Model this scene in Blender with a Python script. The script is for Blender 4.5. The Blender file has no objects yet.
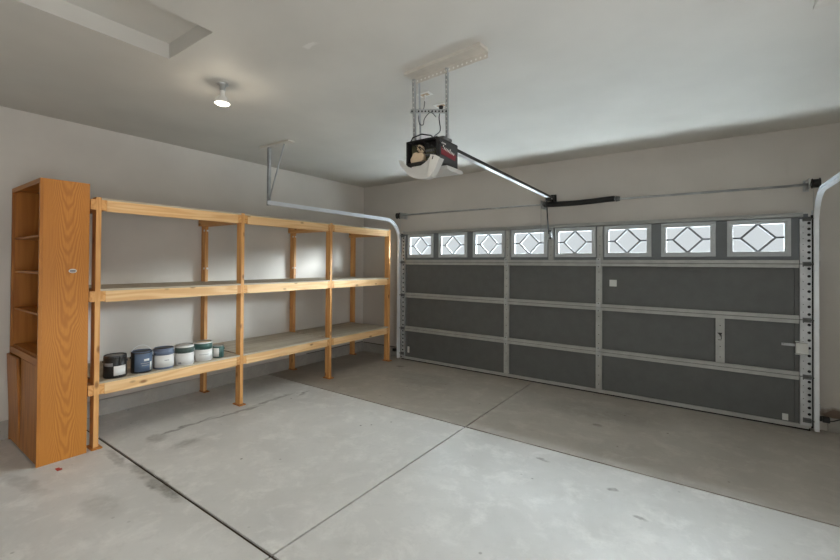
import bpy, bmesh, math, random
from math import sin, cos, pi, radians
from mathutils import Vector, Matrix
random.seed(4)
S = bpy.context.scene
COL = S.collection
W = {}                                   # world position of every object made here

# ------------------------------------------------------------------ mesh helpers
def nb(): return bmesh.new()

def box(bm, x0, x1, y0, y1, z0, z1, m=0, M=None):
    vs = [bm.verts.new((x, y, z)) for z in (z0, z1) for y in (y0, y1) for x in (x0, x1)]
    if M is not None:
        for v in vs: v.co = M @ v.co
    for q in ((0, 2, 3, 1), (4, 5, 7, 6), (0, 1, 5, 4), (2, 6, 7, 3), (0, 4, 6, 2), (1, 3, 7, 5)):
        f = bm.faces.new([vs[i] for i in q]); f.material_index = m
    return vs

def frame_of(d):
    d = d.normalized()
    a = Vector((0, 0, 1)) if abs(d.z) < .9 else Vector((1, 0, 0))
    u = d.cross(a).normalized(); v = d.cross(u).normalized()
    return u, v

def tube(bm, pts, r, seg=10, m=0, caps=True):
    P = [Vector(p) for p in pts]
    rs = r if isinstance(r, (list, tuple)) else [r] * len(P)
    rings = []
    u = None
    for i, p in enumerate(P):
        d = (P[min(i + 1, len(P) - 1)] - P[max(i - 1, 0)])
        if u is None: u, v = frame_of(d)
        else:
            d = d.normalized()
            u = (u - d * u.dot(d)).normalized(); v = d.cross(u).normalized()
        rings.append([bm.verts.new(p + (u * cos(2 * pi * k / seg) + v * sin(2 * pi * k / seg)) * rs[i]) for k in range(seg)])
    for a, b in zip(rings, rings[1:]):
        for k in range(seg):
            f = bm.faces.new((a[k], a[(k + 1) % seg], b[(k + 1) % seg], b[k])); f.smooth = True; f.material_index = m
    if caps:
        for rg in (rings[0], rings[-1]):
            f = bm.faces.new(rg); f.material_index = m

def lathe(bm, prof, c, seg=32, m=0, ms=None):
    """prof: (radius, z) pairs round a vertical axis through c"""
    c = Vector(c); rings = []
    for r, z in prof:
        if r < 1e-6: rings.append([bm.verts.new(c + Vector((0, 0, z)))])
        else: rings.append([bm.verts.new(c + Vector((r * cos(2 * pi * k / seg), r * sin(2 * pi * k / seg), z))) for k in range(seg)])
    for i, (a, b) in enumerate(zip(rings, rings[1:])):
        for k in range(seg):
            k2 = (k + 1) % seg
            q = [a[0], b[k2], b[k]] if len(a) == 1 else ([a[k], a[k2], b[0]] if len(b) == 1 else [a[k], a[k2], b[k2], b[k]])
            f = bm.faces.new(q); f.smooth = True; f.material_index = ms[i] if ms else m

def prism(bm, poly, fn, t0, t1, m=0):
    """poly in 2-D, fn(a, b, t) gives the point; swept straight from t0 to t1"""
    A = [bm.verts.new(fn(a, b, t0)) for a, b in poly]; B = [bm.verts.new(fn(a, b, t1)) for a, b in poly]
    n = len(poly)
    bm.faces.new(A).material_index = m; bm.faces.new(B[::-1]).material_index = m
    for k in range(n):
        bm.faces.new((A[k], A[(k + 1) % n], B[(k + 1) % n], B[k])).material_index = m

def disc(bm, c, n, r, seg=10, m=0, t=.0012):
    c = Vector(c); n = Vector(n).normalized()
    tube(bm, [c, c + n * t], r, seg, m)

# ------------------------------------------------------------------ object helpers
def link(o): COL.objects.link(o); return o

def tag(o, label=None, cat=None, group=None, kind=None):
    if label: o['label'] = label
    if cat: o['category'] = cat
    if group: o['group'] = group
    if kind: o['kind'] = kind
    return o

def thing(name, label, cat, loc=(0, 0, 0), group=None):
    o = link(bpy.data.objects.new(name, None)); o.location = loc; W[o] = Vector(loc)
    o.empty_display_size = .1
    return tag(o, label, cat, group)

def part(name, bm, mats, parent=None, bevel=0, label=None):
    if not isinstance(mats, (list, tuple)): mats = [mats]
    bmesh.ops.recalc_face_normals(bm, faces=bm.faces)
    lo = Vector([min(v.co[i] for v in bm.verts) for i in range(3)]); hi = Vector([max(v.co[i] for v in bm.verts) for i in range(3)])
    c = (lo + hi) / 2
    for v in bm.verts: v.co -= c
    me = bpy.data.meshes.new(name); bm.to_mesh(me); bm.free()
    for m in mats: me.materials.append(m)
    o = link(bpy.data.objects.new(name, me)); W[o] = c
    if parent is not None:
        o.parent = parent; o.location = c - W[parent]
    else: o.location = c
    if bevel:
        b = o.modifiers.new('bevel', 'BEVEL'); b.width = bevel; b.segments = 2; b.limit_method = 'ANGLE'; b.angle_limit = radians(50)
    if label: o['label'] = label
    return o

def bpart(name, mats, parent, *b, bevel=0, label=None):
    bm = nb()
    for q in b: box(bm, *q)
    return part(name, bm, mats, parent, bevel, label)

def struct(name, bm, mats, parent=None):
    o = part(name, bm, mats, parent)
    if parent is None: o['kind'] = 'structure'
    return o

def copy_tree(o, parent, loc):
    c = o.copy(); link(c); c.parent = parent; c.location = loc
    for ch in list(o.children): copy_tree(ch, c, ch.location.copy())
    return c

# ------------------------------------------------------------------ materials
def srgb(r, g, b):
    f = lambda v: (v / 255 / 12.92) if v / 255 <= .04045 else ((v / 255 + .055) / 1.055) ** 2.4
    return (f(r), f(g), f(b), 1)

class NT:
    def __init__(s, name):
        s.m = bpy.data.materials.new(name); s.m.use_nodes = True
        s.t = s.m.node_tree; s.t.nodes.clear()
        s.out = s.n('ShaderNodeOutputMaterial'); s.b = s.n('ShaderNodeBsdfPrincipled'); s.l(s.b.outputs[0], s.out.inputs[0])
    def n(s, typ, **k):
        nd = s.t.nodes.new(typ)
        for a, v in k.items(): setattr(nd, a, v)
        return nd
    def l(s, a, b): s.t.links.new(a, b)
    def put(s, inp, v):
        if hasattr(v, 'is_output') or isinstance(v, bpy.types.NodeSocket): s.l(v, inp)
        else: inp.default_value = v
    def math(s, op, a, b=0., c=0., clamp=False):
        nd = s.n('ShaderNodeMath', operation=op, use_clamp=clamp)
        for i, v in enumerate((a, b, c)): s.put(nd.inputs[i], v)
        return nd.outputs[0]
    def mix(s, f, a, b, blend='MIX'):
        nd = s.n('ShaderNodeMix', data_type='RGBA', blend_type=blend)
        s.put(nd.inputs[0], f); s.put(nd.inputs[6], a); s.put(nd.inputs[7], b)
        return nd.outputs[2]
    def coord(s, scale=(1, 1, 1), world=False, rnd=False):
        if world: v = s.n('ShaderNodeNewGeometry').outputs['Position']
        else: v = s.n('ShaderNodeTexCoord').outputs['Object']
        if rnd:
            q = s.n('ShaderNodeVectorMath', operation='ADD'); s.l(v, q.inputs[0])
            oi = s.n('ShaderNodeObjectInfo'); mm = s.math('MULTIPLY', oi.outputs['Random'], 23.)
            s.l(mm, q.inputs[1]); v = q.outputs[0]
        mp = s.n('ShaderNodeMapping'); s.l(v, mp.inputs[0]); mp.inputs['Scale'].default_value = scale
        return mp.outputs[0]
    def noise(s, v, scale, detail=3., rough=.55, dist=0.):
        nd = s.n('ShaderNodeTexNoise'); s.l(v, nd.inputs['Vector'])
        nd.inputs['Scale'].default_value = scale; nd.inputs['Detail'].default_value = detail
        nd.inputs['Roughness'].default_value = rough; nd.inputs['Distortion'].default_value = dist
        return nd.outputs[0]
    def ramp(s, f, lo, hi, a=0., b=1.):
        nd = s.n('ShaderNodeMapRange'); nd.clamp = True; s.l(f, nd.inputs[0])
        for i, v in enumerate((lo, hi, a, b)): nd.inputs[i + 1].default_value = v
        return nd.outputs[0]
    def bump(s, h, strength=.1, dist=.01):
        nd = s.n('ShaderNodeBump'); s.l(h, nd.inputs['Height']); nd.inputs['Strength'].default_value = strength; nd.inputs['Distance'].default_value = dist
        s.l(nd.outputs[0], s.b.inputs['Normal'])
    def set(s, col=None, rough=.5, metal=0., spec=.5):
        if col is not None: s.put(s.b.inputs['Base Color'], col)
        s.put(s.b.inputs['Roughness'], rough); s.b.inputs['Metallic'].default_value = metal
        s.b.inputs['Specular IOR Level'].default_value = spec
        return s.m
    def spots(s, pos, items, dist=.12, dscale=6.):
        """mask of soft ragged ellipses: (x, y, rx, ry, degrees, strength) on the horizontal plane"""
        nz = s.n('ShaderNodeTexNoise'); s.l(pos, nz.inputs['Vector']); nz.inputs['Scale'].default_value = dscale; nz.inputs['Detail'].default_value = 4
        sub = s.n('ShaderNodeVectorMath', operation='SUBTRACT'); s.l(nz.outputs['Color'], sub.inputs[0]); sub.inputs[1].default_value = (.5, .5, .5)
        sc = s.n('ShaderNodeVectorMath', operation='SCALE'); s.l(sub.outputs[0], sc.inputs[0]); sc.inputs['Scale'].default_value = dist
        ad = s.n('ShaderNodeVectorMath', operation='ADD'); s.l(pos, ad.inputs[0]); s.l(sc.outputs[0], ad.inputs[1])
        tot = None
        for x, y, z, rx, ry, rz, ang, st in items:
            mp = s.n('ShaderNodeMapping', vector_type='TEXTURE'); s.l(ad.outputs[0], mp.inputs[0])
            mp.inputs['Location'].default_value = (x, y, z); mp.inputs['Rotation'].default_value = (0, 0, radians(ang)); mp.inputs['Scale'].default_value = (rx, ry, rz)
            ln = s.n('ShaderNodeVectorMath', operation='LENGTH'); s.l(mp.outputs[0], ln.inputs[0])
            v = s.ramp(ln.outputs['Value'], .6, 1.15, st, 0.)
            tot = v if tot is None else s.math('MAXIMUM', tot, v)
        return tot

def plain(name, rgb, rough=.5, metal=0., spec=.5, var=.0, bump=0.):
    t = NT(name); c = srgb(*rgb)
    if var:
        v = t.coord(rnd=True); f = t.noise(v, 9., 4.)
        c2 = tuple(x * (1 - var) for x in c[:3]) + (1,)
        t.set(t.mix(t.ramp(f, .35, .65), c, c2), rough, metal, spec)
        if bump: t.bump(t.noise(v, 60., 3.), bump, .004)
        return t.m
    return t.set(c, rough, metal, spec)

def drywall(name, rgb, marks=None, mark_rgb=(110, 85, 60)):
    t = NT(name); v = t.coord(world=True)
    c = srgb(*rgb); c2 = tuple(x * .9 for x in c[:3]) + (1,)
    col = t.mix(t.ramp(t.noise(v, 1.3, 4.), .35, .7), c, c2)
    if marks: col = t.mix(t.spots(v, marks, .16, 9.), col, srgb(*mark_rgb))
    t.bump(t.noise(v, 70., 3.), .12, .004)
    return t.set(col, .62, 0, .35)

def concrete(name, rgb, rgb2, marks=(), dark=(80, 76, 70), rough=.42):
    t = NT(name); v = t.coord(world=True)
    a, b = srgb(*rgb), srgb(*rgb2)
    col = t.mix(t.ramp(t.noise(v, 1.1, 6., .62, .6), .3, .72), a, b)
    light = tuple(min(1, x * 1.12) for x in a[:3]) + (1,)
    col = t.mix(t.ramp(t.noise(v, 4.5, 8., .7, .3), .5, .68, 0., .8), col, light)
    col = t.mix(t.ramp(t.noise(v, 14., 7., .7), .54, .74, 0., .7), col, b)
    vo = t.n('ShaderNodeTexVoronoi'); t.l(v, vo.inputs['Vector']); vo.inputs['Scale'].default_value = 7.
    sp = t.math('MULTIPLY', t.ramp(vo.outputs['Distance'], .05, .09, 1., 0.), t.ramp(t.noise(v, 2.1, 2.), .5, .62))
    col = t.mix(t.math('MULTIPLY', sp, .8), col, srgb(*dark))
    if marks:
        mk = t.math('MULTIPLY', t.spots(v, marks, .14, 8.), t.ramp(t.noise(v, 16., 5.), .3, .62, .45, 1.))
        col = t.mix(mk, col, srgb(*dark))
    t.bump(t.noise(v, 30., 6., .6), .06, .004)
    return t.set(col, t.ramp(t.noise(v, 3., 4.), .3, .7, rough - .08, rough + .1), 0, .45)

def wood(name, rgb, rgb2, axis, rings=14., knots=True, rough=.5, cathedral=False):
    t = NT(name)
    o = [0, 1, 2]; sc = [7., 7., 7.]; sc[axis] = .55
    fs = [90., 90., 90.]; fs[axis] = 3.
    v = t.coord(tuple(sc), rnd=True)
    n1 = t.noise(v, .9, 2., .5, .1)
    if cathedral:                      # nested arches along the middle, straight lines at the edges
        sep = t.n('ShaderNodeSeparateXYZ'); t.l(t.n('ShaderNodeTexCoord').outputs['Object'], sep.inputs[0])
        cr = t.math('ADD', sep.outputs[1], -.01)
        cr = t.math('ADD', cr, t.ramp(t.noise(t.coord((1, 1, .9)), 1., 2.), .3, .7, -.03, .03))
        arch = t.math('MULTIPLY', t.math('MULTIPLY', cr, cr), -95.)
        n1 = t.math('ADD', t.math('ADD', arch, t.math('MULTIPLY', sep.outputs[2], 1.3)), t.math('MULTIPLY', t.noise(t.coord((10, 10, 3.)), 1., 3.), .45))
    w = t.math('SINE', t.math('MULTIPLY', n1, rings * 6.28))
    a, b = srgb(*rgb), srgb(*rgb2)
    col = t.mix(t.ramp(w, -.6, 1., 0., .75), a, b)
    fine = t.noise(t.coord(tuple(fs), rnd=True), 1., 3., .6)
    col = t.mix(t.ramp(fine, .45, .75, 0., .45), col, b)
    oi = t.n('ShaderNodeObjectInfo')
    col = t.mix(t.ramp(oi.outputs['Random'], 0., 1., 0., .3), col, tuple(x * 1.25 for x in a[:3]) + (1,))
    if knots:
        ks = [9., 9., 9.]; ks[axis] = 4.2
        vo = t.n('ShaderNodeTexVoronoi'); t.l(t.coord(tuple(ks), rnd=True), vo.inputs['Vector']); vo.inputs['Scale'].default_value = 1.
        k = t.ramp(vo.outputs['Distance'], .07, .17, .75, 0.)
        col = t.mix(k, col, srgb(112, 66, 28))
    t.bump(fine, .08, .002)
    return t.set(col, rough, 0, .4)

M = {}
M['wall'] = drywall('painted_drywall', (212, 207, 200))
M['wall_f'] = drywall('painted_drywall_front_shaded', (200, 195, 188), [(1.02, 5.46, .15, .22, .3, .07, 0, .85), (1.15, 5.46, .25, .12, .3, .12, 0, .5)], (92, 66, 44))  # same paint as the other walls, shade mixed into the colour; brown stains real
M['ceil'] = drywall('painted_ceiling', (203, 200, 193), [(-2.05, 1.69, 2.93, .06, .03, .1, 20, .5)], (228, 226, 222))
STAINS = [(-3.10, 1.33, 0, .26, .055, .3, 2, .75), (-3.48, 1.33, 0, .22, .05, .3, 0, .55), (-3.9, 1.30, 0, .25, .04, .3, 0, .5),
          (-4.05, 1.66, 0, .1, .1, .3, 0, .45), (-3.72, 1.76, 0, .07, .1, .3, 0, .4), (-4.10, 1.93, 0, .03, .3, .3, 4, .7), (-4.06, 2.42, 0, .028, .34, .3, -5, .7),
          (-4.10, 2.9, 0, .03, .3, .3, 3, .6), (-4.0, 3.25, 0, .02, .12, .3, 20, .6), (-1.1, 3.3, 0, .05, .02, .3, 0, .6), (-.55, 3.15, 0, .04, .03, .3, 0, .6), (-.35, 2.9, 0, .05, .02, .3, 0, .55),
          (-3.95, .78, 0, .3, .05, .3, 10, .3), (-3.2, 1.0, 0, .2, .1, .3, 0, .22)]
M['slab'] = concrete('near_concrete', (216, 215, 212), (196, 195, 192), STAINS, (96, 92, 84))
M['slab_door'] = concrete('door_side_concrete', (176, 170, 161), (158, 151, 142), [(-3.2, 4.6, 0, .5, .3, .3, 0, .25), (-1.0, 4.7, 0, .7, .25, .3, 0, .22), (-3.86, 4.98, 0, .06, .04, .3, 0, .8), (-.9, 4.3, 0, .05, .03, .3, 0, .7)], (88, 80, 70), .5)
M['joint'] = plain('joint_dirt', (66, 56, 44), .9, 0, .1)
M['stem'] = concrete('stem_wall_concrete', (172, 169, 163), (148, 146, 140), (), (90, 86, 80), .75)
M['sill_gap'] = plain('sill_gap_shadow_paint', (60, 54, 48), .9)
for ax, nm in enumerate('xyz'):
    M['pine_' + nm] = wood('pine_lumber_' + nm, *(((214, 164, 104), (184, 124, 64)) if nm != 'y' else ((230, 194, 144), (208, 160, 106))), ax, 9.)
    M['oak_' + nm] = wood('oak_veneer_' + nm, (178, 116, 48), (146, 86, 28), ax, 7., False, .42)
M['oak_side'] = wood('oak_cathedral_veneer', (190, 126, 52), (154, 90, 28), 2, 6., False, .42, True)
M['ply'] = wood('plywood_deck', (186, 178, 162), (160, 148, 128), 1, 5., False, .7)
M['door'] = plain('dark_grey_painted_steel', (90, 92, 91), .5, 0, .5, .12)
M['door_top'] = plain('grey_blue_painted_steel', (108, 113, 116), .5, 0, .5, .08)
M['rail'] = plain('grey_painted_rail', (172, 173, 170), .42, .15, .5, .15)
M['galv'] = plain('galvanised_steel', (186, 189, 190), .42, .45, .5, .25)
M['galv_b'] = plain('bright_galvanised_steel', (234, 238, 242), .35, .12, .5, .08)
M['hole'] = plain('punched_hole_black', (14, 14, 14), .8)
M['frame'] = plain('window_frame_plastic', (184, 189, 191), .45, 0, .5, .06)
M['grille'] = plain('window_grille_plastic', (112, 118, 122), .5)
M['black'] = plain('black_steel', (28, 28, 28), .45, .2)
M['blackp'] = plain('black_plastic', (22, 22, 23), .5)
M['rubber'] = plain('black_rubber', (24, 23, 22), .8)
M['white'] = plain('white_plastic', (226, 225, 220), .4)
M['sticker'] = plain('pale_sticker', (206, 208, 205), .55)
M['beige_paint'] = plain('painted_angle', (204, 199, 190), .5, 0, .4, .12)
M['alu'] = plain('cream_steel_panel', (58, 60, 62), .38, .3)
M['red'] = plain('dark_red_print', (126, 34, 46), .4)
M['lens'] = None
M['cream'] = plain('cream_plastic', (206, 184, 156), .6, 0, .4, .2)
M['pcb'] = plain('olive_circuit_board', (84, 84, 62), .6, 0, .4, .3)
M['grey'] = plain('mid_grey_plastic', (96, 98, 98), .5, 0, .4, .2)
M['can_steel'] = plain('tin_rim', (190, 192, 192), .3, .8)
M['c_black'] = plain('black_can_paint', (34, 36, 38), .35)
M['c_navy'] = plain('slate_blue_can_label', (86, 104, 130), .4, 0, .5, .12)
M['c_slate'] = plain('grey_blue_can_band', (104, 116, 138), .4, 0, .5, .1)
M['c_green'] = plain('dark_green_can_band', (62, 100, 94), .4, 0, .5, .45)
M['c_dkgreen'] = plain('mottled_green_can_band', (84, 104, 98), .4, 0, .5, .55)
M['c_white'] = plain('white_can_label', (220, 220, 218), .45, 0, .4, .04)
M['c_grey'] = plain('grey_print', (140, 142, 146), .5)
M['wire'] = plain('bail_wire', (224, 226, 228), .35, .2)
M['badge'] = plain('silver_badge', (205, 205, 200), .35, .3)
M['badge_d'] = plain('badge_dark_print', (78, 78, 84), .5)
M['redscrap'] = plain('red_scrap', (176, 52, 44), .7)
M['drive'] = concrete('driveway_concrete', (190, 188, 182), (170, 168, 162))

t = NT('translucent_white_lens'); t.set((.72, .72, .70, 1), .35, 0, .5)
tr = t.n('ShaderNodeBsdfTranslucent'); tr.inputs[0].default_value = (.85, .85, .83, 1)
mx = t.n('ShaderNodeMixShader'); mx.inputs[0].default_value = .35
t.l(t.b.outputs[0], mx.inputs[1]); t.l(tr.outputs[0], mx.inputs[2]); t.l(mx.outputs[0], t.out.inputs[0]); M['lens'] = t.m
t = NT('clear_window_glass')
g1 = t.n('ShaderNodeBsdfTransparent'); g1.inputs[0].default_value = (.93, .95, .95, 1)
g2 = t.n('ShaderNodeBsdfGlossy'); g2.inputs['Roughness'].default_value = .05
lw = t.n('ShaderNodeLayerWeight'); lw.inputs[0].default_value = .5
frs = t.math('MULTIPLY_ADD', t.math('POWER', lw.outputs['Facing'], 5.), .9, .04)
mx = t.n('ShaderNodeMixShader'); t.l(frs, mx.inputs[0]); t.l(g1.outputs[0], mx.inputs[1]); t.l(g2.outputs[0], mx.inputs[2]); t.l(mx.outputs[0], t.out.inputs[0])
M['glass'] = t.m
t = NT('lit_bulb_face'); e = t.n('ShaderNodeEmission'); e.inputs[0].default_value = (1, .9, .74, 1); e.inputs[1].default_value = 6.; t.l(e.outputs[0], t.out.inputs[0]); M['bulb'] = t.m

# ------------------------------------------------------------------ the room
XL, XR, YB, YF, ZC = -5.105, 1.75, -4.4, 5.47, 2.943
JY1, JY2, JX = 1.36, 3.512, -1.925          # control joints
bm = nb()
g = .0068
xs = [(XL, JX - g), (JX + g, XR)]
ys = [(YB, JY1 - g * 1.5, 0), (JY1 + g * 1.5, JY2 - g * 1.4, 0), (JY2 + g * 1.4, YF + .25, 1)]
for x0, x1 in xs:
    for y0, y1, m in ys:
        box(bm, x0, x1, y0, y1, -.12, 0, m)
box(bm, XL, XR, YB, YF + .25, -.14, -.012, 2)
struct('floor', bm, [M['slab'], M['slab_door'], M['joint']])
struct('driveway', (lambda b: (box(b, -9, 6, YF + .26, 16, -.16, -.03), b)[1])(nb()), M['drive'])

bm = nb(); box(bm, XL - .15, XL, YB, YF + .2, -.12, ZC + .2)
struct('wall_left', bm, M['wall'])
bm = nb(); box(bm, XL, XL + .02, YB, YF, -.01, .16); box(bm, XL, XL + .004, 4.2, YF, .16, .168, 1)
struct('baseboard_left', bm, [M['stem'], M['sill_gap']])
OX0, OX1, OZ = -4.26, .70, 2.035
bm = nb()
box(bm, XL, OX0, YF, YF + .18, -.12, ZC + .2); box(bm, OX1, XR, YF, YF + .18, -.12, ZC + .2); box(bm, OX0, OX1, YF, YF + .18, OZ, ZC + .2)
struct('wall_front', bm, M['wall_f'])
bm = nb(); box(bm, OX0 - .02, OX1 + .02, 5.427, YF, OZ, 2.094); struct('trim_1', bm, M['wall_f'])
bm = nb(); box(bm, OX0, -4.13, YF - .028, YF, 0, OZ); struct('trim_2', bm, M['wall_f'])
bm = nb(); box(bm, XL + .02, -4.3, YF - .02, YF, -.01, .15); box(bm, XL + .02, -4.3, YF - .004, YF, .15, .162, 1)
box(bm, .93, XR, YF - .02, YF, -.01, .13)
struct('baseboard_front', bm, [M['stem'], M['sill_gap']])
# right wall with an unseen opening invented for the fill light; plain back wall
bm = nb(); DY0, DY1, DZ = -1.3, 1.7, 2.35
box(bm, XR, XR + .15, YB, DY0, -.12, ZC + .2); box(bm, XR, XR + .15, DY1, YF + .2, -.12, ZC + .2); box(bm, XR, XR + .15, DY0, DY1, DZ, ZC + .2)
struct('wall_right', bm, M['wall'])
bm = nb(); box(bm, XL - .15, XR + .15, YB - .15, YB, -.12, ZC + .2)
struct('wall_back', bm, M['wall'])
# ceiling with the attic recess
HX0, HX1, HY0, HY1, HZ = -2.965, -2.405, .20, 1.265, 3.045
bm = nb(); Z1 = ZC + .2
box(bm, XL, HX0, YB, YF, ZC, Z1); box(bm, HX1, XR, YB, YF, ZC, Z1); box(bm, HX0, HX1, YB, HY0, ZC, Z1); box(bm, HX0, HX1, HY1, YF, ZC, Z1)
struct('ceiling', bm, M['ceil'])
bm = nb(); box(bm, HX0, HX1, HY0, HY1, HZ, HZ + .02)
o = part('attic_hatch', bm, M['ceil'])
tag(o, 'plain painted attic access panel set deep in the rectangular ceiling recess', 'hatch')

# ------------------------------------------------------------------ sectional garage door
DX0, DX1 = -4.155, .806
YI, YP = 5.36, 5.395                       # inner face of the rails, panel face
door = thing('garage_door', 'wide dark grey sectional garage door with a top row of eight windows', 'garage door', (-1.675, YP, 0))
ZS = [.018, .513, 1.058, 1.597, 2.085]
ST = [-4.10, -2.308, -1.103, .725]         # stile centres between the panel fields
def field(bm, x0, x1, z0, z1, m=0):
    """one flat pan with a pressed border line"""
    b, d = .035, .006
    o_ = [(x0, z0), (x1, z0), (x1, z1), (x0, z1)]
    def ring(k, y): return [bm.verts.new((x + (k if x == x0 else -k), y, z + (k if z == z0 else -k))) for x, z in o_]
    R = [ring(0, YP + .03), ring(0, YP), ring(b, YP), ring(b + .006, YP + d), ring(b + .012, YP + d)]
    for A, B in zip(R, R[1:]):
        for k in range(4): bm.faces.new((A[k], A[(k + 1) % 4], B[(k + 1) % 4], B[k])).material_index = m
    bm.faces.new(R[-1]).material_index = m
WC = [-1.69 + (i - 3.5) * .6 for i in range(8)]
WZ0, WZ1, WW = 1.672, 2.048, .2515
for s in range(3):
    bm = nb()
    for x0, x1 in zip(ST, ST[1:]):
        if s == 1 and x0 == ST[2]:
            field(bm, x0, .095, ZS[s], ZS[s + 1]); field(bm, .095, x1, ZS[s], ZS[s + 1])
        else: field(bm, x0, x1, ZS[s], ZS[s + 1])
    box(bm, DX0 + .01, DX1 - .01, YP + .03, YF - .002, ZS[s] + .001, ZS[s + 1] - .001)
    part('panel_section', bm, M['door'], door)
bm = nb()                                   # window section: bars round the eight openings
hw = WW - .03
edges = [DX0 + .02] + [v for c in WC for v in (c - hw, c + hw)] + [DX1 - .02]
for k in range(0, len(edges), 2): box(bm, edges[k], edges[k + 1], YP, YP + .03, ZS[3], ZS[4])
for c in WC:
    box(bm, c - hw, c + hw, YP, YP + .03, ZS[3], WZ0 + .03); box(bm, c - hw, c + hw, YP, YP + .03, WZ1 - .03, ZS[4])
part('window_section', bm, M['door_top'], door, label='grey upper section holding the windows')
# rails at the section joints, top strut, bottom rail and seal
for s, z in enumerate(ZS[1:4]):
    bm = nb()
    for a, b in ((-.038, -.003), (.003, .038)):
        box(bm, DX0 + .085, DX1 - .088, YI, YP, z + a, z + b)
    box(bm, DX0 + .085, DX1 - .088, YI + .008, YP, z - .003, z + .003, 1)
    part('rail', bm, [M['rail'], M['door']], door, .002)
bm = nb()
box(bm, DX0 + .03, DX1 - .06, YI - .005, YP, 2.052, 2.058); box(bm, DX0 + .03, DX1 - .06, YI - .005, YI - .001, 2.052, 2.075); box(bm, DX0 + .03, DX1 - .06, YI + .012, YI + .016, 2.052, 2.09); box(bm, DX0 + .03, DX1 - .06, YI - .005, YP + .03, 2.088, 2.095)
part('top_strut', bm, M['rail'], door)
bm = nb(); box(bm, DX0 + .02, DX1 - .02, YI + .004, YP + .04, .016, .05)
part('bottom_rail', bm, M['rail'], door, .002)
bm = nb(); box(bm, DX0 + .01, DX1 - .01, YI + .006, YP + .045, 0, .017)
part('bottom_seal', bm, M['rubber'], door, .004)
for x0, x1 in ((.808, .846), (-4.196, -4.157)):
    bm = nb(); box(bm, x0, x1, YP + .012, YP + .030, .02, 2.07); part('side_gap_shade', bm, M['rubber'], door)  # black strips standing in for the shaded gap between door and track
# stiles
def stile(x, w, z0, z1, name='stile'):
    bm = nb()
    box(bm, x - w / 2, x + w / 2, YI + .006, YP, z0, z1); box(bm, x + w / 2, x + w / 2 + .008, YI + .02, YP, z0, z1)
    z = z0 + .06
    while z < z1 - .03:
        disc(bm, (x + .004, YI + .006, z), (0, -1, 0), .005, 8, 1); z += .11
    return part(name, bm, [M['rail'], M['hole']], door, 0)
for s in range(3):
    for x in (-2.308, -1.103): stile(x, .062, ZS[s] + .04, ZS[s + 1] - .04)
stile(.095, .07, ZS[1] + .04, ZS[2] - .04)
for x in (-2.292, -1.69, -1.092): stile(x, .058, ZS[3] + .04, 2.046)
def end_stile(x0, x1, hx, sx):
    for s in range(4):
        bm = nb(); z0, z1 = ZS[s] + (.005 if s else .03), ZS[s + 1] - .005 - (.05 if s == 3 else 0)
        box(bm, x0, x1, YI, YP, z0, z1)
        n = 7
        for k in range(n):
            z = z0 + .05 + (z1 - z0 - .09) * k / (n - 1)
            tube(bm, [(hx, YI - .0012, z), (hx, YI, z)], .0135, 8, 1)
            disc(bm, (sx, YI, z + .02), (0, -1, 0), .004, 6, 1)
        part('end_stile', bm, [M['galv'], M['hole']], door, .002, 'galvanised end stile punched with holes')
end_stile(.722, .806, .787, .745); end_stile(-4.155, -4.088, -4.11, -4.14)
# hinges and rollers at the joints
for x in (-2.308, -1.103):
    for z in ZS[1:4]:
        bm = nb(); box(bm, x - .024, x + .024, YI - .004, YI + .006, z - .06, z + .06)
        tube(bm, [(x - .026, YI - .006, z), (x + .026, YI - .006, z)], .007, 8)
        for a in (-.045, .045): disc(bm, (x, YI - .004, z + a), (0, -1, 0), .006, 8, 1, .004)
        part('hinge', bm, [M['galv'], M['hole']], door)
for sg, x in ((-1, -4.12), (1, .77)):
    for z in (.10, *ZS[1:4], 2.03):
        bm = nb(); box(bm, x - .03, x + .032, YI - .006, YI + .001, z - .022, z + .022)
        tube(bm, [(x - .02 * sg, YI - .016, z), (x + .052 * sg, YI - .016, z)], .006, 8)
        part('roller_bracket', bm, M['grey'], door, 0, 'dark roller hinge')
# opener bracket on the middle stile, lock, stickers
bm = nb(); box(bm, -1.725, -1.655, YI - .012, YI + .006, 1.90, 2.03); box(bm, -1.712, -1.706, YI - .05, YI - .012, 1.93, 2.0); box(bm, -1.674, -1.668, YI - .05, YI - .012, 1.93, 2.0)
for z in (1.918, 2.012): disc(bm, (-1.69, YI - .012, z), (0, -1, 0), .012, 10, 1, .006)
part('opener_bracket', bm, [M['galv'], M['black']], door)
bm = nb(); box(bm, .688, .778, YI - .03, YI, .735, .835); box(bm, .684, .75, YI - .02, YI, .842, .85); box(bm, .684, .75, YI - .02, YI, .722, .73)
part('lock_plate', bm, M['sticker'], door, .003, 'pale grey slide lock plate')
bm = nb(); box(bm, .585, .69, YI - .02, YI - .010, .800, .824); tube(bm, [(.60, YI - .02, .812), (.60, YI - .045, .812)], .007, 8)
box(bm, .68, .69, YI - .02, YI, .80, .824)
part('lock_bolt', bm, M['galv'], door)
for x0, x1, z0, z1 in ((-.985, -.905, 1.315, 1.395), (.595, .640, .04, .12), (-4.045, -4.005, .115, .215)):
    bm = nb(); box(bm, x0, x1, YP + .0035, YP + .007, z0, z1)
    part('sticker', bm, M['sticker'], door, 0, 'small pale sticker')
bm = nb(); prism(bm, [(.075, .868), (.118, .868), (.100, .835)], lambda a, b, t: (a, t, b), YI + .003, YI + .006); box(bm, .105, .112, YI + .003, YI + .006, .80, .85); box(bm, .08, .11, YI + .003, YI + .006, .79, .795)
part('warning_mark', bm, M['blackp'], door)
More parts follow.
